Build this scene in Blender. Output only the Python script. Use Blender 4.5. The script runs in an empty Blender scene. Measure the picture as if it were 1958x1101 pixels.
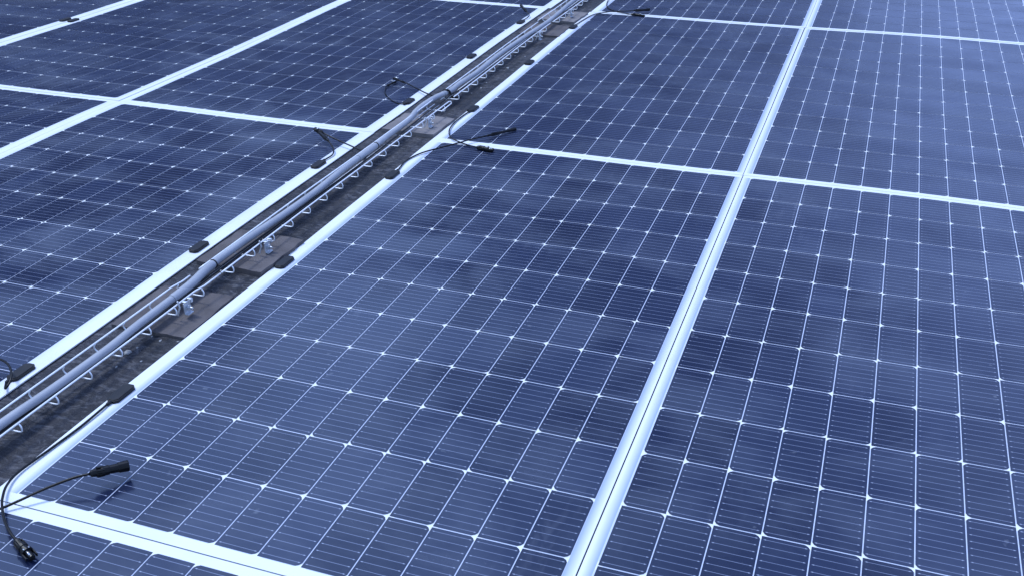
import bpy, bmesh, math, random
from mathutils import Vector, Matrix, noise

# ------------------------------------------------------------------ camera, sky, sun, exposure
S = bpy.context.scene
COL = S.collection
CAM_P = Vector((1.489204679, -1.241640869, 1.329313713 + 0.0055))
CAM_R = ((0.94376655, 0.3306005025, -0.0028295606),      # right
         (0.15034412, -0.436778933, -0.886916462),       # down
         (-0.294450921, 0.836616681, -0.461921188))      # forward
FOC = 1996.3957                                          # focal length in pixels of the 1958 wide photograph
cd = bpy.data.cameras.new("camera")
cd.sensor_width = 36.0
cd.lens = 36.0 * FOC / 1958.0
cd.clip_start = 0.02
cd.clip_end = 500.0
cam = bpy.data.objects.new("camera", cd)
COL.objects.link(cam)
r, d, f = (Vector(v) for v in CAM_R)
M = Matrix((r, -d, -f)).transposed().to_4x4()
M.translation = CAM_P
cam.matrix_world = M
S.camera = cam
S.render.resolution_x, S.render.resolution_y = 1024, 575

SUN_EL, SUN_AZ = math.radians(62), math.radians(285)     # azimuth clockwise from +Y
SKY_STRENGTH = 0.115
w = bpy.data.worlds.new("World")
S.world = w
w.use_nodes = True
nt = w.node_tree
nt.nodes.clear()
N = nt.nodes.new
L = nt.links.new
out = N("ShaderNodeOutputWorld")
bg = N("ShaderNodeBackground")
bg.inputs["Strength"].default_value = SKY_STRENGTH
sky = N("ShaderNodeTexSky")
sky.sky_type = 'NISHITA'
sky.sun_disc = False
sky.sun_elevation = SUN_EL
sky.sun_rotation = SUN_AZ
sky.air_density = 1.3
sky.dust_density = 0.6
sky.ozone_density = 3.0
tc = N("ShaderNodeTexCoord")
# broken cloud cover, blue-grey, laid over the clear sky
mp = N("ShaderNodeMapping")
mp.inputs["Scale"].default_value = (1.0, 1.0, 1.9)
mp.inputs["Location"].default_value = (0.35, 0.2, 0.1)
cn = N("ShaderNodeTexNoise")
cn.inputs["Scale"].default_value = 2.6
cn.inputs["Detail"].default_value = 6.0
cn.inputs["Roughness"].default_value = 0.55
cr = N("ShaderNodeValToRGB")
cr.color_ramp.elements[0].position = 0.44
cr.color_ramp.elements[1].position = 0.66
cm = N("ShaderNodeMix")
cm.data_type = 'RGBA'
cm.inputs["B"].default_value = (3.6, 5.6, 12.0, 1)
L(tc.outputs["Generated"], mp.inputs["Vector"])
L(mp.outputs["Vector"], cn.inputs["Vector"])
L(cn.outputs["Fac"], cr.inputs["Fac"])
L(cr.outputs["Color"], cm.inputs["Factor"])
L(sky.outputs["Color"], cm.inputs["A"])
# unseen dark cloud added low ahead to dim reflections, thinner towards the right
def wm(op, *a):
    n = N("ShaderNodeMath")
    n.operation = op
    for i, v in enumerate(a):
        if isinstance(v, (int, float)):
            n.inputs[i].default_value = v
        else:
            L(v, n.inputs[i])
    return n.outputs[0]


def ramp(v, lo, hi):
    n = N("ShaderNodeMapRange")
    n.interpolation_type = 'SMOOTHSTEP'
    n.inputs["From Min"].default_value = lo
    n.inputs["From Max"].default_value = hi
    L(v, n.inputs["Value"])
    return n.outputs[0]


wx = N("ShaderNodeSeparateXYZ")
L(tc.outputs["Generated"], wx.inputs[0])
bn = N("ShaderNodeTexNoise")
bn.inputs["Scale"].default_value = 4.5
bn.inputs["Detail"].default_value = 5.0
L(mp.outputs["Vector"], bn.inputs["Vector"])
nz = wm('SUBTRACT', bn.outputs["Fac"], 0.5)
edge = wm('MULTIPLY', wm('ADD', wx.outputs["X"], 0.45), -0.30)        # the cloud's upper rim climbs to the right
low = wm('SUBTRACT', 1.0, ramp(wm('ADD', wm('ADD', wx.outputs["Z"], edge), wm('MULTIPLY', nz, 1.25)), 0.555, 0.655))
ahead = ramp(wx.outputs["Y"], -0.35, 0.25)
bank = wm('MULTIPLY', low, ahead)
thin = ramp(wm('ADD', wx.outputs["X"], wm('MULTIPLY', nz, 0.9)), -0.26, 0.20)
bc = N("ShaderNodeMix")
bc.data_type = 'RGBA'
bc.inputs["A"].default_value = (0.32, 0.48, 1.08, 1)
bc.inputs["B"].default_value = (2.8, 4.1, 8.6, 1)
L(thin, bc.inputs["Factor"])
cm2 = N("ShaderNodeMix")
cm2.data_type = 'RGBA'
L(bank, cm2.inputs["Factor"])
L(cm.outputs["Result"], cm2.inputs["A"])
L(bc.outputs["Result"], cm2.inputs["B"])
# and a bright white-blue bank added above it to brighten reflections on the left
rim = wm('MULTIPLY', wm('MULTIPLY', wm('SUBTRACT', 1.0, low), ahead), wm('SUBTRACT', 1.0, ramp(wx.outputs["X"], -0.35, 0.35)))
cm3 = N("ShaderNodeMix")
cm3.data_type = 'RGBA'
cm3.inputs["B"].default_value = (4.8, 7.3, 14.0, 1)
L(wm('MULTIPLY', rim, 0.9), cm3.inputs["Factor"])
L(cm2.outputs["Result"], cm3.inputs["A"])
L(cm3.outputs["Result"], bg.inputs["Color"])
L(bg.outputs["Background"], out.inputs["Surface"])

sd = bpy.data.lights.new("sun", 'SUN')
sd.energy = 1.5
sd.angle = math.radians(14)
sd.color = (0.86, 0.93, 1.0)
sun = bpy.data.objects.new("sun", sd)
COL.objects.link(sun)
to_sun = Vector((math.sin(SUN_AZ) * math.cos(SUN_EL), math.cos(SUN_AZ) * math.cos(SUN_EL), math.sin(SUN_EL)))
sun.rotation_euler = to_sun.to_track_quat('Z', 'Y').to_euler()

S.view_settings.view_transform = 'Standard'
S.view_settings.look = 'None'
S.view_settings.gamma = 1.0
S.view_settings.exposure = 0.8
S.cycles.max_bounces = 6
S.cycles.use_denoising = True

# ------------------------------------------------------------------ helpers
rng = random.Random(7)


def at(px, py, z):
    """the point at height z that the photograph shows at this pixel"""
    v = ((px - 979.0) / FOC, (py - 550.5) / FOC, 1.0)
    dr = Vector((sum(CAM_R[k][i] * v[k] for k in range(3)) for i in range(3)))
    return CAM_P + dr * ((z - CAM_P.z) / dr.z)


def wave(x, y):
    """the roof is not quite flat: long shallow waves, the sheets follow it"""
    return 0.0022 * math.sin(1.9 * x + 2.3 * y + 0.4) + 0.0016 * math.sin(4.3 * x - 3.1 * y + 1.7) \
        + 0.0022 * noise.noise(Vector((x * 1.9, y * 1.9, 3.1)))


SHEET = 0.0055        # height of the upper face of the sheets above the roof


def top(x, y):
    return SHEET + wave(x, y)


def new_mat(name):
    m = bpy.data.materials.new(name)
    m.use_nodes = True
    b = m.node_tree.nodes["Principled BSDF"]
    return m, m.node_tree, b


def link_mesh(name, bm, mat, parent=None, smooth=True, bevel=0.0, loc=None):
    me = bpy.data.meshes.new(name)
    bm.normal_update()
    bm.to_mesh(me)
    bm.free()
    for m in (mat if isinstance(mat, (list, tuple)) else [mat]):
        me.materials.append(m)
    if smooth:
        me.polygons.foreach_set("use_smooth", [True] * len(me.polygons))
    o = bpy.data.objects.new(name, me)
    COL.objects.link(o)
    if parent is not None:
        o.parent = parent
    if loc is not None:
        o.location = loc
    if bevel:
        mod = o.modifiers.new("bevel", 'BEVEL')
        mod.width = bevel
        mod.segments = 2
        mod.limit_method = 'ANGLE'
        mod.angle_limit = math.radians(40)
    return o


def thing(name, label, cat, loc=(0, 0, 0), group=None, rotz=0.0):
    o = bpy.data.objects.new(name, None)
    COL.objects.link(o)
    o.location = loc
    o.rotation_euler = (0, 0, rotz)
    o.empty_display_size = 0.05
    tag(o, label, cat, group)
    return o


def tag(o, label, cat, group=None, kind=None):
    o["label"] = label
    o["category"] = cat
    if group:
        o["group"] = group
    if kind:
        o["kind"] = kind
    return o


def catmull(pts, per=8):
    P = [Vector(p) for p in pts]
    P = [P[0] * 2 - P[1]] + P + [P[-1] * 2 - P[-2]]
    res = []
    for i in range(1, len(P) - 2):
        a, b, c, e = P[i - 1:i + 3]
        for k in range(per):
            t = k / per
            res.append(0.5 * ((2 * b) + (c - a) * t + (2 * a - 5 * b + 4 * c - e) * t * t + (3 * b - a - 3 * c + e) * t ** 3))
    res.append(P[-2])
    return res


def tube(bm, pts, rad, seg=10, caps=True, frame_up=None):
    """sweep a circle along points; rad is a number or one radius per point"""
    P = [Vector(p) for p in pts]
    n = len(P)
    R = rad if isinstance(rad, (list, tuple)) else [rad] * n
    rings = []
    up = Vector(frame_up) if frame_up else None
    prev = None
    for i in range(n):
        t = (P[min(i + 1, n - 1)] - P[max(i - 1, 0)])
        if t.length < 1e-9:
            t = P[min(i + 2, n - 1)] - P[max(i - 2, 0)]
        t.normalize()
        if prev is None:
            a = up if up is not None else (Vector((0, 0, 1)) if abs(t.z) < 0.9 else Vector((1, 0, 0)))
            u = (a - t * a.dot(t)).normalized()
        else:
            u = (prev - t * prev.dot(t)).normalized()
        prev = u
        v = t.cross(u)
        rings.append([bm.verts.new(P[i] + (u * math.cos(2 * math.pi * k / seg) + v * math.sin(2 * math.pi * k / seg)) * R[i])
                      for k in range(seg)])
    for i in range(n - 1):
        for k in range(seg):
            bm.faces.new((rings[i][k], rings[i][(k + 1) % seg], rings[i + 1][(k + 1) % seg], rings[i + 1][k]))
    if caps:
        bm.faces.new(list(reversed(rings[0])))
        bm.faces.new(rings[-1])
    return bm


def box(bm, c, s, mat=None):
    """box of size s centred at c, optionally placed by a matrix"""
    vs = []
    for dx in (-.5, .5):
        for dy in (-.5, .5):
            for dz in (-.5, .5):
                p = Vector((c[0] + dx * s[0], c[1] + dy * s[1], c[2] + dz * s[2]))
                vs.append(bm.verts.new(mat @ p if mat else p))
    for q in ((0, 1, 3, 2), (4, 6, 7, 5), (0, 4, 5, 1), (2, 3, 7, 6), (0, 2, 6, 4), (1, 5, 7, 3)):
        bm.faces.new([vs[i] for i in q])


def prism(bm, outline, z0, z1, inset=0.0):
    a = [bm.verts.new((x, y, z0)) for x, y in outline]
    b = [bm.verts.new((x, y, z1)) for x, y in outline]
    n = len(a)
    for i in range(n):
        bm.faces.new((a[i], a[(i + 1) % n], b[(i + 1) % n], b[i]))
    bm.faces.new(list(reversed(a)))
    bm.faces.new(b)


# ------------------------------------------------------------------ materials
def mat_cell():
    m, t, b = new_mat("silicon_cell")
    nn, ll = t.nodes.new, t.links.new
    uv = nn("ShaderNodeUVMap")
    uv.uv_map = "cell"
    sp = nn("ShaderNodeSeparateXYZ")
    ll(uv.outputs["UV"], sp.inputs[0])

    def mth(op, a, bb=None, c=None):
        n = nn("ShaderNodeMath")
        n.operation = op
        for i, v in enumerate((a, bb, c)):
            if v is None:
                continue
            if isinstance(v, (int, float)):
                n.inputs[i].default_value = v
            else:
                ll(v, n.inputs[i])
        return n.outputs[0]

    # uv: integer part = cell number, fraction = place within the cell
    fu = mth('FRACT', sp.outputs["X"])
    fv = mth('FRACT', sp.outputs["Y"])
    iu = mth('FLOOR', sp.outputs["X"])
    iv = mth('FLOOR', sp.outputs["Y"])
    # nine ribbons per cell, run across the short side
    ribbon = mth('FRACT', mth('MULTIPLY', fv, 9.0))
    dist = mth('ABSOLUTE', mth('SUBTRACT', ribbon, 0.5))
    line = mth('LESS_THAN', dist, 0.034)
    inside = mth('MULTIPLY', mth('GREATER_THAN', fu, 0.045), mth('LESS_THAN', fu, 0.955))
    line = mth('MULTIPLY', line, inside)
    # solder pads near both ends of a ribbon
    endd = mth('ABSOLUTE', mth('SUBTRACT', fu, 0.5))
    pad = mth('MULTIPLY', mth('GREATER_THAN', endd, 0.40), mth('LESS_THAN', endd, 0.435))
    pad = mth('MULTIPLY', pad, mth('LESS_THAN', dist, 0.06))
    # per-cell tone
    cmb = nn("ShaderNodeCombineXYZ")
    ll(iu, cmb.inputs[0])
    ll(iv, cmb.inputs[1])
    oi = nn("ShaderNodeObjectInfo")
    ll(oi.outputs["Random"], cmb.inputs[2])
    wn = nn("ShaderNodeTexWhiteNoise")
    ll(cmb.outputs[0], wn.inputs["Vector"])
    base = nn("ShaderNodeMix")
    base.data_type = 'RGBA'
    base.inputs["A"].default_value = (0.0058, 0.0100, 0.030, 1)
    base.inputs["B"].default_value = (0.0130, 0.0205, 0.050, 1)
    ll(wn.outputs["Value"], base.inputs["Factor"])
    # thin dusty film wiped in streaks, mottled cloud reflections also painted in
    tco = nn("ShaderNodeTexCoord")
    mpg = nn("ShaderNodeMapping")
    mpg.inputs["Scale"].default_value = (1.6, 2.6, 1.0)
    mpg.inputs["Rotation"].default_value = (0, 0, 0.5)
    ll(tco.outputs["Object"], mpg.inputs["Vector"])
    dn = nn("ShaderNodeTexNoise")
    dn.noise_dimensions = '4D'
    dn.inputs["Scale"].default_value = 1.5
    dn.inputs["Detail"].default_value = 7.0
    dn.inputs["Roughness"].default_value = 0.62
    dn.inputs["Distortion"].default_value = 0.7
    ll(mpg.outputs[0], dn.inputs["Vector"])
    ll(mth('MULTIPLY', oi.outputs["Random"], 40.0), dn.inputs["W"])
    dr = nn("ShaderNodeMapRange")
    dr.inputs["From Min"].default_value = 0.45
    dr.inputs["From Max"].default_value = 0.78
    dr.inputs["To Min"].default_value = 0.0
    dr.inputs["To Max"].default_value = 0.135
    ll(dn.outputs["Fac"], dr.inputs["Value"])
    dust_sheen = nn("ShaderNodeMix")
    dust_sheen.data_type = 'RGBA'
    dust_sheen.inputs["B"].default_value = (0.30, 0.345, 0.42, 1)
    ll(dr.outputs[0], dust_sheen.inputs["Factor"])
    ll(base.outputs["Result"], dust_sheen.inputs["A"])
    # small wet scratches and spots
    sn = nn("ShaderNodeTexNoise")
    sn.noise_dimensions = '4D'
    sn.inputs["Scale"].default_value = 30.0
    sn.inputs["Detail"].default_value = 3.0
    ll(tco.outputs["Object"], sn.inputs["Vector"])
    ll(mth('MULTIPLY', oi.outputs["Random"], 17.0), sn.inputs["W"])
    spot = nn("ShaderNodeMapRange")
    spot.inputs["From Min"].default_value = 0.70
    spot.inputs["From Max"].default_value = 0.80
    spot.inputs["To Max"].default_value = 0.2
    ll(sn.outputs["Fac"], spot.inputs["Value"])
    dust2 = nn("ShaderNodeMix")
    dust2.data_type = 'RGBA'
    dust2.inputs["B"].default_value = (0.45, 0.48, 0.52, 1)
    ll(spot.outputs[0], dust2.inputs["Factor"])
    ll(dust_sheen.outputs["Result"], dust2.inputs["A"])
    # wiped smears: thin pale strokes inside a few patches
    mps = nn("ShaderNodeMapping")
    mps.inputs["Scale"].default_value = (9.0, 3.0, 1.0)
    mps.inputs["Rotation"].default_value = (0, 0, 0.35)
    ll(tco.outputs["Object"], mps.inputs["Vector"])
    st1 = nn("ShaderNodeTexNoise")
    st1.noise_dimensions = '4D'
    st1.inputs["Scale"].default_value = 2.6
    st1.inputs["Detail"].default_value = 6.0
    st1.inputs["Distortion"].default_value = 1.2
    ll(mps.outputs[0], st1.inputs["Vector"])
    ll(mth('MULTIPLY', oi.outputs["Random"], 31.0), st1.inputs["W"])
    stm = nn("ShaderNodeTexNoise")
    stm.noise_dimensions = '4D'
    stm.inputs["Scale"].default_value = 2.2
    stm.inputs["Detail"].default_value = 2.0
    ll(tco.outputs["Object"], stm.inputs["Vector"])
    ll(mth('MULTIPLY', oi.outputs["Random"], 53.0), stm.inputs["W"])
    s1 = nn("ShaderNodeMapRange")
    s1.inputs["From Min"].default_value = 0.55
    s1.inputs["From Max"].default_value = 0.75
    ll(st1.outputs["Fac"], s1.inputs["Value"])
    s2 = nn("ShaderNodeMapRange")
    s2.inputs["From Min"].default_value = 0.54
    s2.inputs["From Max"].default_value = 0.68
    ll(stm.outputs["Fac"], s2.inputs["Value"])
    smear = mth('MULTIPLY', mth('MULTIPLY', s1.outputs[0], s2.outputs[0]), 0.09)
    dust3 = nn("ShaderNodeMix")
    dust3.data_type = 'RGBA'
    dust3.inputs["B"].default_value = (0.36, 0.38, 0.44, 1)
    ll(smear, dust3.inputs["Factor"])
    ll(dust2.outputs["Result"], dust3.inputs["A"])
    rib = nn("ShaderNodeMix")
    rib.data_type = 'RGBA'
    rib.inputs["B"].default_value = (0.23, 0.26, 0.36, 1)
    ll(mth('MULTIPLY', line, 0.62), rib.inputs["Factor"])
    ll(dust3.outputs["Result"], rib.inputs["A"])
    padm = nn("ShaderNodeMix")
    padm.data_type = 'RGBA'
    padm.inputs["B"].default_value = (0.34, 0.37, 0.46, 1)
    ll(mth('MULTIPLY', pad, 0.6), padm.inputs["Factor"])
    ll(rib.outputs["Result"], padm.inputs["A"])
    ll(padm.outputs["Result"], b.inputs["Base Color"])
    rr = nn("ShaderNodeMapRange")
    rr.inputs["From Min"].default_value = 0.3
    rr.inputs["From Max"].default_value = 0.75
    rr.inputs["To Min"].default_value = 0.13
    rr.inputs["To Max"].default_value = 0.34
    ll(dn.outputs["Fac"], rr.inputs["Value"])
    ll(rr.outputs[0], b.inputs["Roughness"])
    b.inputs["IOR"].default_value = 1.38
    b.inputs["Specular IOR Level"].default_value = 0.72
    # the plastic front sheet is slightly uneven
    bn = nn("ShaderNodeTexNoise")
    bn.noise_dimensions = '4D'
    bn.inputs["Scale"].default_value = 2.6
    bn.inputs["Detail"].default_value = 1.0
    ll(tco.outputs["Object"], bn.inputs["Vector"])
    ll(mth('MULTIPLY', oi.outputs["Random"], 23.0), bn.inputs["W"])
    bp = nn("ShaderNodeBump")
    bp.inputs["Strength"].default_value = 0.6
    bp.inputs["Distance"].default_value = 0.03
    ll(bn.outputs["Fac"], bp.inputs["Height"])
    ll(bp.outputs[0], b.inputs["Normal"])
    return m


CW, CH = 0.0915, 0.183             # pitch of the half cells
FW, FH = 12 * CW, 12 * CH


def mat_backsheet(name, strip):
    m, t, b = new_mat(name)
    nn, ll = t.nodes.new, t.links.new

    def mth(op, a, bb=None):
        n = nn("ShaderNodeMath")
        n.operation = op
        for i, v in enumerate((a, bb)):
            if v is None:
                continue
            if isinstance(v, (int, float)):
                n.inputs[i].default_value = v
            else:
                ll(v, n.inputs[i])
        return n.outputs[0]
    tco = nn("ShaderNodeTexCoord")
    sp = nn("ShaderNodeSeparateXYZ")
    ll(tco.outputs["Object"], sp.inputs[0])
    dx = mth('SUBTRACT', mth('ABSOLUTE', mth('SUBTRACT', sp.outputs["X"], FW / 2)), FW / 2)
    dy = mth('SUBTRACT', mth('ABSOLUTE', mth('SUBTRACT', sp.outputs["Y"], FH / 2)), FH / 2)
    # encapsulant overlap: a faintly blue strip beside the cell field along the long sides
    st = nn("ShaderNodeMapRange")
    st.inputs["From Min"].default_value = 0.002
    st.inputs["From Max"].default_value = 0.020
    st.inputs["To Min"].default_value = 1.0
    st.inputs["To Max"].default_value = 0.0
    ll(dx, st.inputs["Value"])
    inner = mth('MULTIPLY', mth('LESS_THAN', dx, 0.0), mth('LESS_THAN', dy, 0.0))
    n1 = nn("ShaderNodeTexNoise")
    n1.inputs["Scale"].default_value = 5.0
    n1.inputs["Detail"].default_value = 5.0
    ll(tco.outputs["Object"], n1.inputs["Vector"])
    dirt = nn("ShaderNodeMapRange")
    dirt.inputs["From Min"].default_value = 0.5
    dirt.inputs["From Max"].default_value = 0.85
    dirt.inputs["To Max"].default_value = 0.35
    ll(n1.outputs["Fac"], dirt.inputs["Value"])
    a = nn("ShaderNodeMix")
    a.data_type = 'RGBA'
    a.inputs["A"].default_value = (0.69, 0.70, 0.70, 1)
    a.inputs["B"].default_value = strip
    ll(mth('MULTIPLY', mth('MULTIPLY', st.outputs[0], mth('GREATER_THAN', dx, -0.0004)), mth('LESS_THAN', dy, 0.0)), a.inputs["Factor"])
    g = nn("ShaderNodeMix")
    g.data_type = 'RGBA'
    g.inputs["B"].default_value = (0.52, 0.56, 0.67, 1)
    # bare backsheet in the diamonds where four cells meet, ribbon-covered gaps elsewhere
    gu = mth('ABSOLUTE', mth('SUBTRACT', mth('FRACT', mth('ADD', mth('DIVIDE', sp.outputs["X"], CW), 0.5)), 0.5))
    gv = mth('ABSOLUTE', mth('SUBTRACT', mth('FRACT', mth('ADD', mth('DIVIDE', sp.outputs["Y"], CH), 0.5)), 0.5))
    dia = mth('MULTIPLY', mth('LESS_THAN', gu, 0.13), mth('LESS_THAN', gv, 0.065))
    ll(mth('MULTIPLY', inner, mth('SUBTRACT', 1.0, dia)), g.inputs["Factor"])
    ll(a.outputs["Result"], g.inputs["A"])
    e = nn("ShaderNodeMix")
    e.data_type = 'RGBA'
    e.inputs["B"].default_value = (0.45, 0.46, 0.45, 1)
    ll(dirt.outputs[0], e.inputs["Factor"])
    ll(g.outputs["Result"], e.inputs["A"])
    ll(e.outputs["Result"], b.inputs["Base Color"])
    b.inputs["Roughness"].default_value = 0.42
    return m


def mat_noisy(name, c0, c1, scale, rough=(0.6, 0.8), bump=0.0, bscale=60.0, metal=0.0, detail=6.0, dist=0.01, spec=0.5):
    m, t, b = new_mat(name)
    nn, ll = t.nodes.new, t.links.new
    tco = nn("ShaderNodeTexCoord")
    n1 = nn("ShaderNodeTexNoise")
    n1.inputs["Scale"].default_value = scale
    n1.inputs["Detail"].default_value = detail
    n1.inputs["Roughness"].default_value = 0.6
    ll(tco.outputs["Object"], n1.inputs["Vector"])
    cr_ = nn("ShaderNodeMapRange")
    cr_.inputs["From Min"].default_value = 0.32
    cr_.inputs["From Max"].default_value = 0.68
    ll(n1.outputs["Fac"], cr_.inputs["Value"])
    mx = nn("ShaderNodeMix")
    mx.data_type = 'RGBA'
    mx.inputs["A"].default_value = (*c0, 1)
    mx.inputs["B"].default_value = (*c1, 1)
    ll(cr_.outputs[0], mx.inputs["Factor"])
    ll(mx.outputs["Result"], b.inputs["Base Color"])
    rm = nn("ShaderNodeMapRange")
    rm.inputs["To Min"].default_value = rough[0]
    rm.inputs["To Max"].default_value = rough[1]
    ll(cr_.outputs[0], rm.inputs["Value"])
    ll(rm.outputs[0], b.inputs["Roughness"])
    b.inputs["Metallic"].default_value = metal
    b.inputs["Specular IOR Level"].default_value = spec
    if bump:
        n2 = nn("ShaderNodeTexNoise")
        n2.inputs["Scale"].default_value = bscale
        n2.inputs["Detail"].default_value = 5.0
        ll(tco.outputs["Object"], n2.inputs["Vector"])
        bp = nn("ShaderNodeBump")
        bp.inputs["Strength"].default_value = bump
        bp.inputs["Distance"].default_value = dist
        ll(n2.outputs["Fac"], bp.inputs["Height"])
        ll(bp.outputs[0], b.inputs["Normal"])
    return m


def mat_roof():
    """old bitumen felt: mineral grain, pale worn streaks, dark damp stains"""
    m, t, b = new_mat("bitumen_roof")
    nn, ll = t.nodes.new, t.links.new
    tco = nn("ShaderNodeTexCoord")

    def noise_(scale, detail, rough=0.6, dist=0.0, stretch=None):
        n = nn("ShaderNodeTexNoise")
        n.inputs["Scale"].default_value = scale
        n.inputs["Detail"].default_value = detail
        n.inputs["Roughness"].default_value = rough
        n.inputs["Distortion"].default_value = dist
        if stretch:
            mp_ = nn("ShaderNodeMapping")
            mp_.inputs["Scale"].default_value = stretch
            mp_.inputs["Rotation"].default_value = (0, 0, 0.35)
            ll(tco.outputs["Object"], mp_.inputs["Vector"])
            ll(mp_.outputs[0], n.inputs["Vector"])
        else:
            ll(tco.outputs["Object"], n.inputs["Vector"])
        return n.outputs["Fac"]

    def rng_(v, lo, hi, a=0.0, c=1.0):
        n = nn("ShaderNodeMapRange")
        for k, x in (("From Min", lo), ("From Max", hi), ("To Min", a), ("To Max", c)):
            n.inputs[k].default_value = x
        ll(v, n.inputs["Value"])
        return n.outputs[0]

    def mix(fac, a, c):
        n = nn("ShaderNodeMix")
        n.data_type = 'RGBA'
        ll(fac, n.inputs["Factor"])
        for k, x in (("A", a), ("B", c)):
            if isinstance(x, tuple):
                n.inputs[k].default_value = x
            else:
                ll(x, n.inputs[k])
        return n.outputs["Result"]
    tone = mix(rng_(noise_(6.0, 8.0), 0.35, 0.68), (0.018, 0.019, 0.024, 1), (0.046, 0.044, 0.051, 1))
    grain = mix(rng_(noise_(420.0, 2.0), 0.55, 0.75, 0.0, 0.5), tone, (0.13, 0.13, 0.135, 1))
    streak = mix(rng_(noise_(9.0, 7.0, 0.68, 1.8, (1.8, 4.2, 1.0)), 0.48, 0.70, 0.0, 0.8), grain, (0.165, 0.160, 0.170, 1))
    damp_f = rng_(noise_(2.6, 6.0, 0.6, 0.5), 0.50, 0.58)
    damp = mix(damp_f, streak, (0.012, 0.012, 0.015, 1))
    half = nn("ShaderNodeMix")
    half.data_type = 'RGBA'
    half.inputs["Factor"].default_value = 0.65
    ll(streak, half.inputs["A"])
    ll(damp, half.inputs["B"])
    ll(half.outputs["Result"], b.inputs["Base Color"])
    ll(rng_(damp_f, 0.0, 1.0, 0.72, 0.42), b.inputs["Roughness"])
    b.inputs["Specular IOR Level"].default_value = 0.3
    bp = nn("ShaderNodeBump")
    bp.inputs["Strength"].default_value = 1.0
    bp.inputs["Distance"].default_value = 0.02
    ll(noise_(28.0, 7.0, 0.65, 0.8), bp.inputs["Height"])
    ll(bp.outputs[0], b.inputs["Normal"])
    return m


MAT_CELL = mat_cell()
MAT_WHITE = mat_backsheet("white_backsheet", (0.30, 0.36, 0.53, 1))
MAT_WHITE_PLAIN = mat_backsheet("white_backsheet_clear_edge", (0.60, 0.63, 0.68, 1))
MAT_ROOF = mat_roof()
MAT_PAD = mat_noisy("rubber_pad", (0.058, 0.050, 0.050), (0.125, 0.110, 0.108), 11.0, (0.7, 0.9), 0.4, 130.0, dist=0.004, spec=0.25)
MAT_PAD_PALE = mat_noisy("worn_pale_pad", (0.125, 0.112, 0.110), (0.215, 0.195, 0.190), 11.0, (0.7, 0.9), 0.4, 130.0, dist=0.004, spec=0.25)
MAT_STEEL = mat_noisy("galvanised_wire", (0.70, 0.71, 0.73), (0.84, 0.85, 0.86), 40.0, (0.3, 0.45), metal=0.2)
MAT_ZINC = mat_noisy("zinc_clamp", (0.42, 0.45, 0.48), (0.62, 0.64, 0.66), 60.0, (0.3, 0.5), metal=0.6)
MAT_CONDUIT = mat_noisy("grey_conduit", (0.27, 0.28, 0.30), (0.33, 0.34, 0.36), 9.0, (0.42, 0.55))
MAT_BLACK = mat_noisy("black_rubber", (0.003, 0.003, 0.0035), (0.006, 0.006, 0.007), 60.0, (0.3, 0.42), spec=0.22)
MAT_BOX = mat_noisy("black_box_plastic", (0.004, 0.004, 0.005), (0.009, 0.009, 0.011), 50.0, (0.34, 0.5), spec=0.3)
MAT_PIN = mat_noisy("tinned_pin", (0.7, 0.7, 0.7), (0.8, 0.8, 0.8), 60.0, (0.2, 0.3), metal=0.8)
MAT_CHIP = mat_noisy("pale_chip", (0.22, 0.22, 0.22), (0.40, 0.39, 0.38), 80.0, (0.7, 0.9))

# ------------------------------------------------------------------ roof
bm = bmesh.new()
nx, ny = 70, 110
gx = [-40] + [-6 + 10.0 * i / nx for i in range(nx + 1)] + [40]
gy = [-30] + [-3 + 11.0 * j / ny for j in range(ny + 1)] + [60]
vs = [[bm.verts.new((x, y, wave(x, y) if -7 < x < 5 and -4 < y < 9 else -0.004)) for y in gy] for x in gx]
for i in range(len(gx) - 1):
    for j in range(len(gy) - 1):
        bm.faces.new((vs[i][j], vs[i + 1][j], vs[i + 1][j + 1], vs[i][j + 1]))
roof = link_mesh("roof", bm, MAT_ROOF)
tag(roof, "dark grey bitumen flat roof under the solar panels", "roof", kind="structure")


# ------------------------------------------------------------------ solar panels
def cell_outline(c, row):
    """points of one half cell, local coordinates: chamfered on the side its string pair faces"""
    gap_u, gap_v, ch = 0.00118, 0.0015, 0.0095
    x0, x1 = c * CW + gap_u, (c + 1) * CW - gap_u
    y0, y1 = row * CH + gap_v, (row + 1) * CH - gap_v
    if c == 0:
        x0 += 0.0025
    right = (row // 2) % 2 == 0
    return x0, x1, y0, y1, ch, right


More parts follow.
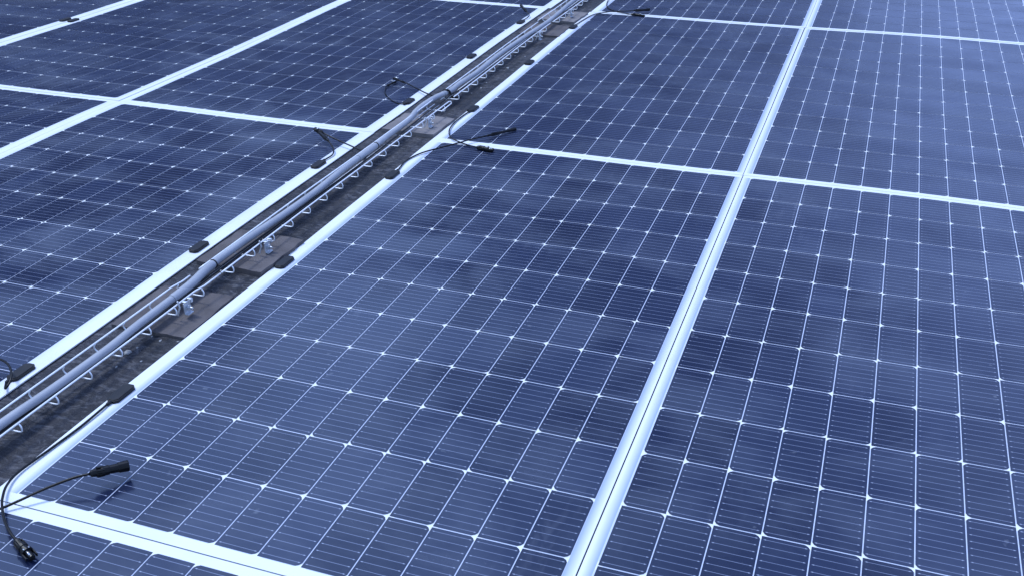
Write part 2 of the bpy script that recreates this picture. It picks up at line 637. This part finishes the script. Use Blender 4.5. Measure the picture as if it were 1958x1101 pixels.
def make_panel(name_label, ox, oy, rot, margins, jb_side, group):
    """one flexible panel; ox, oy = corner of its cell field; margins = left, right, bottom, top"""
    root = thing("solar_panel", name_label, "solar panel", (ox, oy, 0), group, rot)
    ca, sa = math.cos(rot), math.sin(rot)

    def z(x, y):
        return top(ox + ca * x - sa * y, oy + sa * x + ca * y)
    ml, mr, mb, mt = margins
    # white laminated sheet, 3 mm thick
    b1 = bmesh.new()
    xs = [-ml] + [FW * i / 24 for i in range(25)] + [FW + mr]
    ys = [-mb] + [FH * j / 40 for j in range(41)] + [FH + mt]
    up = [[b1.verts.new((x, y, z(x, y))) for y in ys] for x in xs]
    dn = [[b1.verts.new((x, y, z(x, y) - 0.003)) for y in ys] for x in xs]
    for i in range(len(xs) - 1):
        for j in range(len(ys) - 1):
            b1.faces.new((up[i][j], up[i + 1][j], up[i + 1][j + 1], up[i][j + 1]))
            b1.faces.new((dn[i][j], dn[i][j + 1], dn[i + 1][j + 1], dn[i + 1][j]))
    nxs, nys = len(xs), len(ys)
    for i in range(nxs - 1):
        b1.faces.new((dn[i][0], dn[i + 1][0], up[i + 1][0], up[i][0]))
        b1.faces.new((dn[i + 1][-1], dn[i][-1], up[i][-1], up[i + 1][-1]))
    for j in range(nys - 1):
        b1.faces.new((dn[0][j + 1], dn[0][j], up[0][j], up[0][j + 1]))
        b1.faces.new((dn[-1][j], dn[-1][j + 1], up[-1][j + 1], up[-1][j]))
    bs = link_mesh("backsheet", b1, MAT_WHITE if ox > -0.5 else MAT_WHITE_PLAIN, root)
    md = bs.data
    if hasattr(md, "set_sharp_from_angle"):
        md.set_sharp_from_angle(angle=math.radians(40))
    # the 144 half cells
    b2 = bmesh.new()
    uvl = b2.loops.layers.uv.new("cell")

    def face(pts, c, row, x0, x1, y0, y1):
        fv = [b2.verts.new((x, y, z(x, y) + 0.0006)) for x, y in pts]
        fc = b2.faces.new(fv)
        for lp in fc.loops:
            x, y, _ = lp.vert.co
            lp[uvl].uv = (c + 0.001 + 0.998 * (x - x0) / (x1 - x0), row + 0.001 + 0.998 * (y - y0) / (y1 - y0))
    for c in range(12):
        for row in range(12):
            x0, x1, y0, y1, ch, right = cell_outline(c, row)
            xm = (x0 + x1) / 2
            yb, yt = y0 + 0.045, y1 - 0.045
            ym = (y0 + y1) / 2
            k = ch * 0.38
            if right:
                low = [(xm, y0), (x1 - ch, y0), (x1 - k, y0 + k), (x1, y0 + ch), (x1, yb), (xm, yb)]
                lo2 = [(x0, y0), (xm, y0), (xm, yb), (x0, yb)]
                hi = [(xm, yt), (x1, yt), (x1, y1 - ch), (x1 - k, y1 - k), (x1 - ch, y1), (xm, y1)]
                hi2 = [(x0, yt), (xm, yt), (xm, y1), (x0, y1)]
            else:
                low = [(x0 + ch, y0), (xm, y0), (xm, yb), (x0, yb), (x0, y0 + ch), (x0 + k, y0 + k)]
                lo2 = [(xm, y0), (x1, y0), (x1, yb), (xm, yb)]
                hi = [(x0, yt), (xm, yt), (xm, y1), (x0 + ch, y1), (x0 + k, y1 - k), (x0, y1 - ch)]
                hi2 = [(xm, yt), (x1, yt), (x1, y1), (xm, y1)]
            for pts in (low, lo2, hi, hi2,
                        [(x0, yb), (xm, yb), (xm, ym), (x0, ym)], [(xm, yb), (x1, yb), (x1, ym), (xm, ym)],
                        [(x0, ym), (xm, ym), (xm, yt), (x0, yt)], [(xm, ym), (x1, ym), (x1, yt), (xm, yt)]):
                face(pts, c, row, x0, x1, y0, y1)
    bmesh.ops.remove_doubles(b2, verts=b2.verts, dist=0.0002)
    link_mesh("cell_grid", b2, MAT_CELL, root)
    # three flat junction boxes on the wide margin
    for k, row in enumerate((2, 6, 10)):
        y = row * CH
        if jb_side < 0:
            x = -ml + 0.0165
        else:
            x = FW + mr - 0.0310
        junction_box(root, x, y, z(x, y), k)
    return root


def junction_box(root, x, y, zz, k):
    b = bmesh.new()
    hw, hl, c = 0.0160, 0.037, 0.008
    outl = [(-hw, -hl + c), (-hw + c, -hl), (hw - c, -hl), (hw, -hl + c), (hw, hl - c), (hw - c, hl), (-hw + c, hl), (-hw, hl - c)]
    prism(b, outl, -0.0005, 0.0072)
    prism(b, [(px * 0.86, py * 0.9) for px, py in outl], 0.0072, 0.0086)     # lid
    if k != 1:                                                            # cable gland at the outer end
        s = -1 if k == 0 else 1
        tube(b, [(0, s * hl, 0.0045), (0, s * (hl + 0.005), 0.0045), (0, s * (hl + 0.012), 0.0044)], [0.0046, 0.0046, 0.0038], 12)
    o = link_mesh("junction_box", b, MAT_BOX, root, smooth=False, bevel=0.0012, loc=(x, y, zz))
    return o


GP = "solar panels lying on the flat roof"
PANELS = {}


def P(key, *a):
    PANELS[key] = make_panel(*a, GP)


Y0, Y1, Y2 = 0.0, 2.2406, 4.489
P('C', "large middle panel with two black plugs at its near left corner", 0, Y0, 0.0, (.048, .0225, .0265, .0205), -1)
P('R', "panel at the lower right, right of the seam with a thin black gap", 1.1486, Y0, 0.0, (.0251, .047, .0265, .0205), 1)
P('B', "nearest panel cut off by the bottom edge, crossed by the short black plug", -0.001, -0.0535 - FH, 0.0, (.047, .0245, .026, .024), -1)
P('CU', "panel right of the tray between the two black cable crossings", -0.0009, Y1, 0.001, (.047, .0225, .0233, .0215), -1)
P('RU', "brightest blue panel at the upper right behind the lower right one", 1.1473, Y1, -0.0003, (.0255, .047, .0221, .0215), 1)
P('CT', "far panel right of the tray at the top edge with a curled cable on it", 0.002, Y2, 0.0, (.047, .0225, .0240, .024), -1)
P('RT', "farthest panel at the top right corner of the photo", 1.15, Y2, 0.0, (.0255, .047, .0240, .024), 1)
P('L', "panel left of the cable tray with a cable curl at its near end", -1.4395, 0.0026, 0.0009, (.039, .051, .0265, .022), 1)
P('LU', "panel left of the cable tray behind the long horizontal seam", -1.444, 2.2515, 0.0026, (.036, .051, .0302, .028), 1)
P('LT', "far panel left of the tray, only a sliver at the top edge", -1.436, 4.507, 0.0, (.037, .051, .027, .024), 1)
P('LL', "panel at the left edge of the photo in front of the horizontal seam", -2.6195, 0.010, 0.0, (.052, .040, .0265, .024), -1)
P('LLU', "panel in the upper left between two diagonal white bands", -2.6195, 2.2600, 0.0, (.052, .0355, .0265, .024), -1)
P('LLLU', "panel in the top left corner beyond the leftmost white band", -3.825, 2.2580, 0.0, (.024, .0505, .0265, .024), 1)


# ------------------------------------------------------------------ plugs and panel cables
def connector(parent, p0, p1, kind, fat=0.85):
    """solar plug from p0 (cable end) to p1 (mating face)"""
    p0, p1 = Vector(p0), Vector(p1)
    dv = p1 - p0
    ln = dv.length
    t = dv.normalized()
    q = t.to_track_quat('X', 'Z').to_matrix().to_4x4()
    q.translation = p0
    b = bmesh.new()
    if kind == 'female':
        prof = [(0, .0045), (.004, .0062), (.02 * ln / .07, .0068), (.021 * ln / .07, .0080), (.034 * ln / .07, .0080),
                (.035 * ln / .07, .0070), (.05 * ln / .07, .0074), (.052 * ln / .07, .0086), (.97 * ln, .0094), (ln, .0090)]
    else:
        prof = [(0, .0045), (.004, .0066), (.30 * ln, .0070), (.31 * ln, .0086), (.47 * ln, .0086), (.48 * ln, .0074),
                (.60 * ln, .0074), (.61 * ln, .0098), (.72 * ln, .0098), (.73 * ln, .0060), (ln, .0052)]
    tube(b, [q @ Vector((s, 0, 0)) for s, _ in prof], [r_ * fat for _, r_ in prof], 14)
    # grip ribs on the nut
    for i in range(8):
        an = i * math.pi / 4
        c = Vector((.26 * ln, .0078 * fat * math.cos(an), .0078 * fat * math.sin(an)))
        box(b, (0, 0, 0), (.2 * ln, .0022, .0022), q @ Matrix.Translation(c))
    if kind == 'male':
        for s in (-1, 1):                       # two latch arms
            box(b, (.84 * ln, s * .0086 * fat, 0), (.26 * ln, .0028, .0075), q)
    o = link_mesh("connector", b, MAT_BLACK, parent, smooth=False, bevel=0.0005)
    if kind == 'male':
        b = bmesh.new()
        tube(b, [q @ Vector((.70 * ln, -.002, .0062)), q @ Vector((.93 * ln, -.002, .0058))], .0016, 8)
        box(b, (.66 * ln, 0, .0098), (.004, .012, .0012), q)
        link_mesh("contact", b, MAT_PIN, o)
    return o


CABLE_R = 0.0027


def cable(panel, pts, plug=None, rad=CABLE_R):
    """a cable soldered into a panel's junction box: part of the panel"""
    root = panel
    inv = Matrix.Translation(root.location) @ Matrix.Rotation(root.rotation_euler.z, 4, 'Z')
    inv = inv.inverted()
    path = catmull([inv @ Vector(p) for p in pts], 8)
    b = bmesh.new()
    tube(b, path, rad, 10)
    o = link_mesh("cable", b, MAT_BLACK, root)
    if plug:
        connector(o, path[-1], inv @ Vector(plug[0]), *plug[1:])
    return o


def ground(px, py, h):
    """point seen at this pixel that lies h above the sheets"""
    z_ = SHEET + h
    p = at(px, py, z_)
    for _ in range(3):
        p = at(px, py, top(p.x, p.y) + h)
    return p


def gpath(lst):
    return [ground(*q) for q in lst]


def gland(key, k, side):
    """world position of a junction box gland"""
    root = PANELS[key]
    ml = .048
    y = (2, 6, 10)[k] * CH + (-1 if k == 0 else 1) * 0.048
    if side < 0:
        x = -(.048 if key == 'C' else .047) + 0.0165
    else:
        x = FW + .051 - 0.0310
    m = Matrix.Translation(root.location) @ Matrix.Rotation(root.rotation_euler.z, 4, 'Z')
    p = m @ Vector((x, y, 0))
    p.z = top(p.x, p.y) + 0.0045
    return p


# near left corner of the middle panel
cable(PANELS['C'], [gland('C', 0, -1)] + gpath([(190, 785, .005), (150, 818, .004), (90, 862, .004), (35, 902, .006), (13, 927, .010), (5, 950, .014),
                                           (4, 968, .016), (9, 995, .018), (20, 1018, .018), (31, 1032, .017)]),
      (ground(62, 1066, .010), 'male', 1.15))
cable(PANELS['B'], gpath([(-190, 1000, .004), (-110, 996, .005), (-40, 984, .008), (2, 971, .009), (35, 957, .014), (90, 932, .024), (140, 913, .032), (172, 905, .035)]),
      (ground(246, 889, .026), 'female', 1.25))
# crossing above the middle panel
cable(PANELS['C'], [gland('C', 2, -1)] + gpath([(774, 310, .004), (790, 300, .004), (812, 291, .006), (842, 283, .010), (880, 273, .016), (897, 268, .014), (932, 260, .014)]),
      (ground(986, 247, .008), 'female', .68))
cable(PANELS['CU'], [gland('CU', 0, -1)] + gpath([(885, 222, .004), (868, 236, .005), (859, 250, .008), (862, 263, .009), (876, 271, .006), (895, 278, .006), (912, 282, .008)]),
      (ground(943, 288, .008), 'male', 1.1))
# crossing at the top edge
cable(PANELS['CU'], [gland('CU', 2, -1)] + gpath([(1120, 36, .004), (1134, 29, .005), (1152, 25, .008), (1176, 22, .012), (1196, 22, .016), (1212, 21, .020)]),
      (ground(1242, 19, .016), 'female'))
cable(PANELS['CT'], [(PANELS['CT'].location.x - .028, PANELS['CT'].location.y + .31, SHEET + .008)]
      + gpath([(1162, 3, .005), (1160, 11, .005), (1166, 18, .004), (1182, 23, .004), (1200, 27, .005), (1207, 28, .006)]),
      (ground(1233, 31, .006), 'male'))
# left of the tray
cable(PANELS['L'], [gland('L', 2, 1)] + gpath([(635, 297, .006), (638, 288, .012), (634, 278, .020), (628, 270, .027)]),
      (ground(603, 247, .036), 'female'))
cable(PANELS['LU'], [(-.325, 2.570, top(-.325, 2.570) + .0045)] + gpath([(772, 200, .003), (758, 197, .003), (743, 188, .004), (736, 177, .005), (738, 166, .007)]),
      (ground(757, 156, .010), 'male', .5), .0020)
cable(PANELS['LU'], [gland('LU', 2, 1)] + gpath([(1009, 34, .008), (1012, 29, .014), (1007, 23, .024)]),
      (ground(996, 11, .040), 'female'))
cable(PANELS['L'], [gland('L', 0, 1)] + gpath([(10, 742, .016), (19, 729, .026), (22, 714, .032), (18, 700, .034), (8, 690, .034), (-12, 684, .030), (-45, 690, .02)]),
      (ground(-90, 712, .008), 'male'))

# ------------------------------------------------------------------ rubber pads under the tray
def pad(label, x0, x1, y0, y1, th, rot, dz=0.0):
    b = bmesh.new()
    n = 8
    wx, wy = (x1 - x0) / 2, (y1 - y0) / 2
    cx, cy = (x0 + x1) / 2, (y0 + y1) / 2
    rr_ = random.Random(int(y0 * 1000))
    g0 = []
    for i in range(n + 1):
        rowv = []
        for j in range(n + 1):
            px, py = -wx + 2 * wx * i / n, -wy + 2 * wy * j / n
            edge = (j in (0, n)) or (i in (0, n))
            jx = rr_.uniform(-.003, .003) if edge else 0
            jy = rr_.uniform(-.003, .003) if edge else 0
            rowv.append((px + jx, py + jy, 0.002 * noise.noise(Vector((px * 9 + cy * 7, py * 9, 0)))))
        g0.append(rowv)
    up = [[b.verts.new((q[0], q[1], th + q[2])) for q in rw] for rw in g0]
    dn = [[b.verts.new((q[0], q[1], -0.004)) for q in rw] for rw in g0]
    for i in range(n):
        for j in range(n):
            b.faces.new((up[i][j], up[i + 1][j], up[i + 1][j + 1], up[i][j + 1]))
        b.faces.new((dn[i][0], dn[i + 1][0], up[i + 1][0], up[i][0]))
        b.faces.new((dn[i + 1][n], dn[i][n], up[i][n], up[i + 1][n]))
        b.faces.new((dn[0][i + 1], dn[0][i], up[0][i], up[0][i + 1]))
        b.faces.new((dn[n][i], dn[n][i + 1], up[n][i + 1], up[n][i]))
    o = link_mesh("roof_pad", b, MAT_PAD_PALE if "pale pad" in label else MAT_PAD, None, smooth=False, loc=(cx, cy, wave(cx, cy) + 0.003 + dz))
    o.rotation_euler.z = rot
    tag(o, label, "roof pad", "brown grey rubber pads under the cable tray")
    return o


pad("brown grey pad under the nearest tray clamp", -.272, -.052, .636, .868, .0055, 0.02)
pad("brown grey pad beside the notch of the middle junction box", -.270, -.050, 1.010, 1.243, .0120, -0.02)
pad("pale pad beside the first cable crossing on the right of the tray", -.268, -.050, 2.245, 2.452, .0130, -0.03)
pad("thin dark pad sticking out at the far end, short of the last clamp", -.266, -.050, 3.850, 4.075, .0070, 0.03)
pad("far pale pad by the last tray clamp near the top edge", -.266, -.050, 4.165, 4.400, .0120, -0.06)


# ------------------------------------------------------------------ wire cable tray, three lengths
ZF, ZR = 0.0320, 0.0535       # floor wires, rim wires
WR = 0.0021


def rim_x(y, left):
    c = -0.1165 if not left else -0.1865
    if y > 0.8:
        c += 0.0065 if y < 2.55 else (0.002 if y < 3.945 else (-0.009 if left else 0.005))
    return c + (0.0015 * math.sin(y * 3.1 + left))


def tray(label, y0, y1, wires, clamps, loop_end=False):
    cy = (y0 + y1) / 2
    root = thing("cable_tray", label, "cable tray", (-0.15, cy, 0), "wire cable tray lengths between the panels")
    org = Vector((-0.15, cy, 0))

    def part(name, paths, rad=WR, mat=MAT_STEEL, seg=8):
        b = bmesh.new()
        for p in paths:
            tube(b, [Vector(v) - org for v in p], rad, seg)
        return link_mesh(name, b, mat, root)
    for left in (True, False):
        ye = y1 + (0.038 if not left and y1 < 1 else 0)
        ys = [y0 + (ye - y0) * i / 40 for i in range(41)]
        path = [(rim_x(y, left), y, ZR + wave(-.15, y)) for y in ys]
        if loop_end and not left:
            path += [(path[-1][0] + .004, y1 + .012, ZR - .004), (path[-1][0] + .009, y1 + .006, ZR - .010),
                     (path[-1][0] + .009, y1 - .10, ZR - .011)]
        part("side_rail", [path], WR * 1.08)
    for fx in (-.172, -.152):
        part("floor_wire", [[(fx, y0, ZF + .0042 + wave(-.15, y0)), (fx, cy, ZF + .0042 + wave(-.15, cy)), (fx, y1, ZF + .0042 + wave(-.15, y1))]])
    for y in wires:
        xl, xr = rim_x(y, True), rim_x(y, False)
        h = wave(-.15, y)
        p = [(xl, y, ZR - .002 + h), (xl - .004, y, ZR - .010 + h), (xl - .0035, y, ZF + .006 + h), (xl + .002, y, ZF + h), (xl + .012, y, ZF - .0015 + h),
             (-.15, y, ZF - .0015 + h), (xr - .010, y, ZF - .0015 + h), (xr + .003, y, ZF + h), (xr + .0062, y, ZF + .006 + h), (xr + .0058, y, ZR - .008 + h), (xr + .0015, y, ZR - .002 + h)]
        part("cross_wire", [catmull(p, 3)], WR * 0.92, seg=6)
    for y in clamps:
        clamp(root, org, y)
    return root


def clamp(root, org, y):
    xr = rim_x(y, False) + 0.004
    h = wave(-.15, y)
    b = bmesh.new()
    o = Vector((xr, y, h)) - org
    q = Matrix.Translation(o)
    # folded strap: small foot, side plate, hook over the rim
    box(b, (.009, .002, .0185), (.012, .024, .003), q)
    box(b, (.0050, .002, .0345), (.003, .028, .032), q)
    box(b, (.009, -.009, .056), (.012, .008, .003), q)
    box(b, (.009, .012, .056), (.012, .008, .003), q)
    box(b, (.0145, .012, .051), (.003, .008, .010), q)
    tube(b, [q @ Vector((-.006, -.026, .022)), q @ Vector((.002, -.024, .046)), q @ Vector((-.001, -.025, .064))], .0026, 8)   # upright hook
    o1 = link_mesh("clamp", b, MAT_ZINC, root, smooth=False, bevel=0.0008)
    b = bmesh.new()
    tube(b, [q @ Vector((.006, .004, .033)), q @ Vector((.0115, .004, .033))], .0085, 6)
    tube(b, [q @ Vector((.0115, .004, .033)), q @ Vector((.020, .004, .033))], .0034, 10)
    link_mesh("bolt", b, MAT_ZINC, o1, smooth=False)
    return o1


w1 = [.146 - .1105 * k for k in range(6, 0, -1)] + [.146, .258, .369, .478, .589, .696, .808]
w2 = [.953, 1.063, 1.172, 1.281, 1.389, 1.499, 1.607, 1.717, 1.824, 1.936, 2.044, 2.153, 2.262, 2.371, 2.48]
w3 = [2.64 + .109 * k for k in range(30)]
tray("nearest length of wire tray, with its end beside the brown pad", -.60, .862, w1, [.735])
tray("middle length of wire tray, ending in a doubled rim by the black tie", .905, 2.535, w2, [1.124, 2.317], True)
tray("far length of wire tray between the black tie and the thin dark pad", 2.60, 3.93, [y for y in w3 if y < 3.92], [3.72])
tray("last length of wire tray, at the top edge beside the far pale pad", 3.96, 5.95, [y for y in w3 if y > 3.97], [4.255])


# ------------------------------------------------------------------ grey corrugated conduit in the tray
def conduit(label, pts, rad, sleeves, pitch=0.0055):
    path = catmull(pts, 40)
    # resample evenly at half the corrugation pitch
    res, acc = [path[0]], 0.0
    step = pitch / 2
    for a, b_ in zip(path, path[1:]):
        seg = (b_ - a).length
        t = step - acc
        while t < seg:
            res.append(a + (b_ - a) * (t / seg))
            t += step
        acc = seg - (t - step)
    o0 = Vector(res[0])
    root = thing("conduit", label, "conduit", o0, None)
    b = bmesh.new()
    rad_l = [rad * (1.0 if i % 2 else 0.945) for i in range(len(res))]
    tube(b, [p - o0 for p in res], rad_l, 14)
    link_mesh("pipe", b, MAT_CONDUIT, root)
    for y, ln, rings in sleeves:
        i0 = min(range(len(res)), key=lambda i: abs(res[i].y - y))
        i1 = min(range(len(res)), key=lambda i: abs(res[i].y - (y - ln)))
        sub = [res[i] - o0 for i in range(min(i0, i1), max(i0, i1) + 1, 3)]
        b = bmesh.new()
        rr_ = [rad * 1.12] * len(sub)
        rr_[0] = rad * 1.07
        rr_[-1] = rad * 1.07
        tube(b, sub, rr_, 20)
        s = link_mesh("coupling", b, MAT_CONDUIT, root)
        md_ = s.data
        if hasattr(md_, "set_sharp_from_angle"):
            md_.set_sharp_from_angle(angle=math.radians(40))
        for e in rings:
            k = 0 if e < 0 else len(sub) - 1
            k2 = 1 if e < 0 else len(sub) - 2
            tt = (sub[k] - sub[k2]).normalized()
            b = bmesh.new()
            tube(b, [sub[k] - tt * .0005, sub[k] + tt * .0032], rad * 1.20, 20)
            link_mesh("seal_ring", b, MAT_BLACK, s)
    return root


cz = ZF + .0006
main = [(-.160, -.70), (-.159, -.30), (-.160, -.05), (-.158, .151), (-.151, .287), (-.149, .427), (-.150, .497), (-.156, .606), (-.158, .715), (-.159, .824), (-.172, .925),
        (-.176, 1.016), (-.172, 1.181), (-.164, 1.334), (-.162, 1.517), (-.170, 1.70), (-.172, 1.79), (-.171, 1.936), (-.174, 2.05), (-.175, 2.137), (-.178, 2.292),
        (-.188, 2.395), (-.192, 2.489), (-.184, 2.589), (-.170, 2.694), (-.172, 2.804), (-.165, 2.997), (-.170, 3.283), (-.162, 3.609),
        (-.150, 3.943), (-.156, 4.213), (-.168, 4.466), (-.166, 4.9), (-.165, 5.9)]
conduit("grey corrugated conduit lying along the wire tray", [(x, y, cz + .0110 + wave(-.15, y) + (.006 if 2.3 < y < 2.6 else 0)) for x, y in main],   .0114,
        [(.965, .22, (1,)), (1.99, .14, (1,)), (2.73, .09, ())])


# ------------------------------------------------------------------ black string cables leaving the tray
def string_cable(label, pts, tie=None, plug=None, runs=()):
    path = catmull(pts, 8)
    o0 = Vector(path[0])
    root = thing("string_cable", label, "cable", o0, "black string cables leaving the tray")
    b = bmesh.new()
    tube(b, [p - o0 for p in path], CABLE_R * 1.05, 10)
    link_mesh("cable", b, MAT_BLACK, root)
    if plug:
        connector(root, path[-1] - o0, Vector(plug[0]) - o0, *plug[1:])
    for run in runs:  # inferred runs inside the tray, put in to darken beneath the conduit
        b = bmesh.new()
        tube(b, [p - o0 for p in catmull(run, 6)], CABLE_R * 1.05, 8)
        link_mesh("cable_run", b, MAT_BLACK, root)
    if tie:
        b = bmesh.new()
        (cx, cy_, cz_, ra) = tie
        ring = [Vector((cx + ra * math.cos(a * math.pi / 9), cy_ + .003 * math.sin(a * math.pi / 9 * 2), cz_ + ra * math.sin(a * math.pi / 9))) - o0 for a in range(-1, 19)]
        tube(b, ring, .0042, 8)
        tube(b, [Vector((cx + ra * .8, cy_, cz_ - ra * .55)) - o0, Vector((cx + ra * 1.9, cy_ + .010, cz_ - ra * .75)) - o0, Vector((cx + ra * 3.0, cy_ + .024, cz_ - ra * .9)) - o0],
             .0045, 8)
        link_mesh("tie", b, MAT_BLACK, root)
    return root


string_cable("black cable coming from under the conduit to a plug over the near left panel",
             [(-.168, 1.93, ZF + .006), (-.196, 1.962, .030)] + gpath([(690, 288, .016), (672, 280, .018), (656, 273, .020), (636, 264, .026), (618, 255, .034)]),
             None, (ground(603, 248, .040), 'male'),
             [[(-.168, 1.93, ZF + .006)] + [(-.1415 + .003 * math.sin(y * 5), y, ZF + .0055 + wave(-.15, y)) for y in [1.8 - .15 * k for k in range(17)]]])
string_cable("black cable tied round the conduit and arched over the upper left panel",
             [(-.150, 2.66, .040), (-.176, 2.672, .055)] + gpath([(842, 187, .030), (820, 181, .018), (797, 170, .012), (778, 160, .011)]),
             (-.171, 2.66, .041, .0185), (ground(752, 150, .012), 'male', .5),
             [[(-.150, 2.66, .040)] + [(-.150 + .003 * math.sin(y * 4 + 1), y, ZF + .0055 + wave(-.15, y)) for y in [2.55 - .15 * k for k in range(22)]],
              [(-.150, 2.66, .040)] + [(-.143 + .003 * math.sin(y * 4 + 1), y, ZF + .0055 + wave(-.15, y)) for y in [2.80 + .2 * k for k in range(15)]]])

# ------------------------------------------------------------------ small chips of stone on the roof
for i, (lab, px, py, s) in enumerate((("largest pale stone chip on the roof beside the far tray", 971, 131, .008),
                                      ("small pale chip by the crack in front of the nearest pad", 321, 640, .006),
                                      ("pale flake in the wet patch near the tray's near end", 244, 673, .009),
                                      *(("tiny crumb of grit on the dark roof near the nearest tray clamp", x_, y_, s_) for x_, y_, s_ in
                                        ((306, 650, .004), (290, 642, .003), (232, 679, .003), (262, 663, .0035), (270, 690, .003), (222, 700, .003), (340, 652, .003))),
                                      *(("tiny crumb of grit on the roof right of the far tray", x_, y_, s_) for x_, y_, s_ in
                                        ((985, 108, .005), (1004, 109, .004), (920, 168, .005), (930, 158, .004), (902, 178, .004))))):
    b = bmesh.new()
    bmesh.ops.create_icosphere(b, subdivisions=1, radius=1.0)
    rr_ = random.Random(i)
    for v in b.verts:
        n_ = 1 + 0.75 * noise.noise(v.co * 1.7 + Vector((i * 5, 0, 0)))
        v.co = Vector((v.co.x * s * n_ * 0.9, v.co.y * s * n_ * 1.1, v.co.z * s * n_ * .55))
    p = at(px, py, 0.002)
    o = link_mesh("stone_chip", b, MAT_CHIP, None, smooth=False, loc=(p.x, p.y, wave(p.x, p.y) + s * .2))
    tag(o, lab, "stone chip", "pale stone chips on the roof")
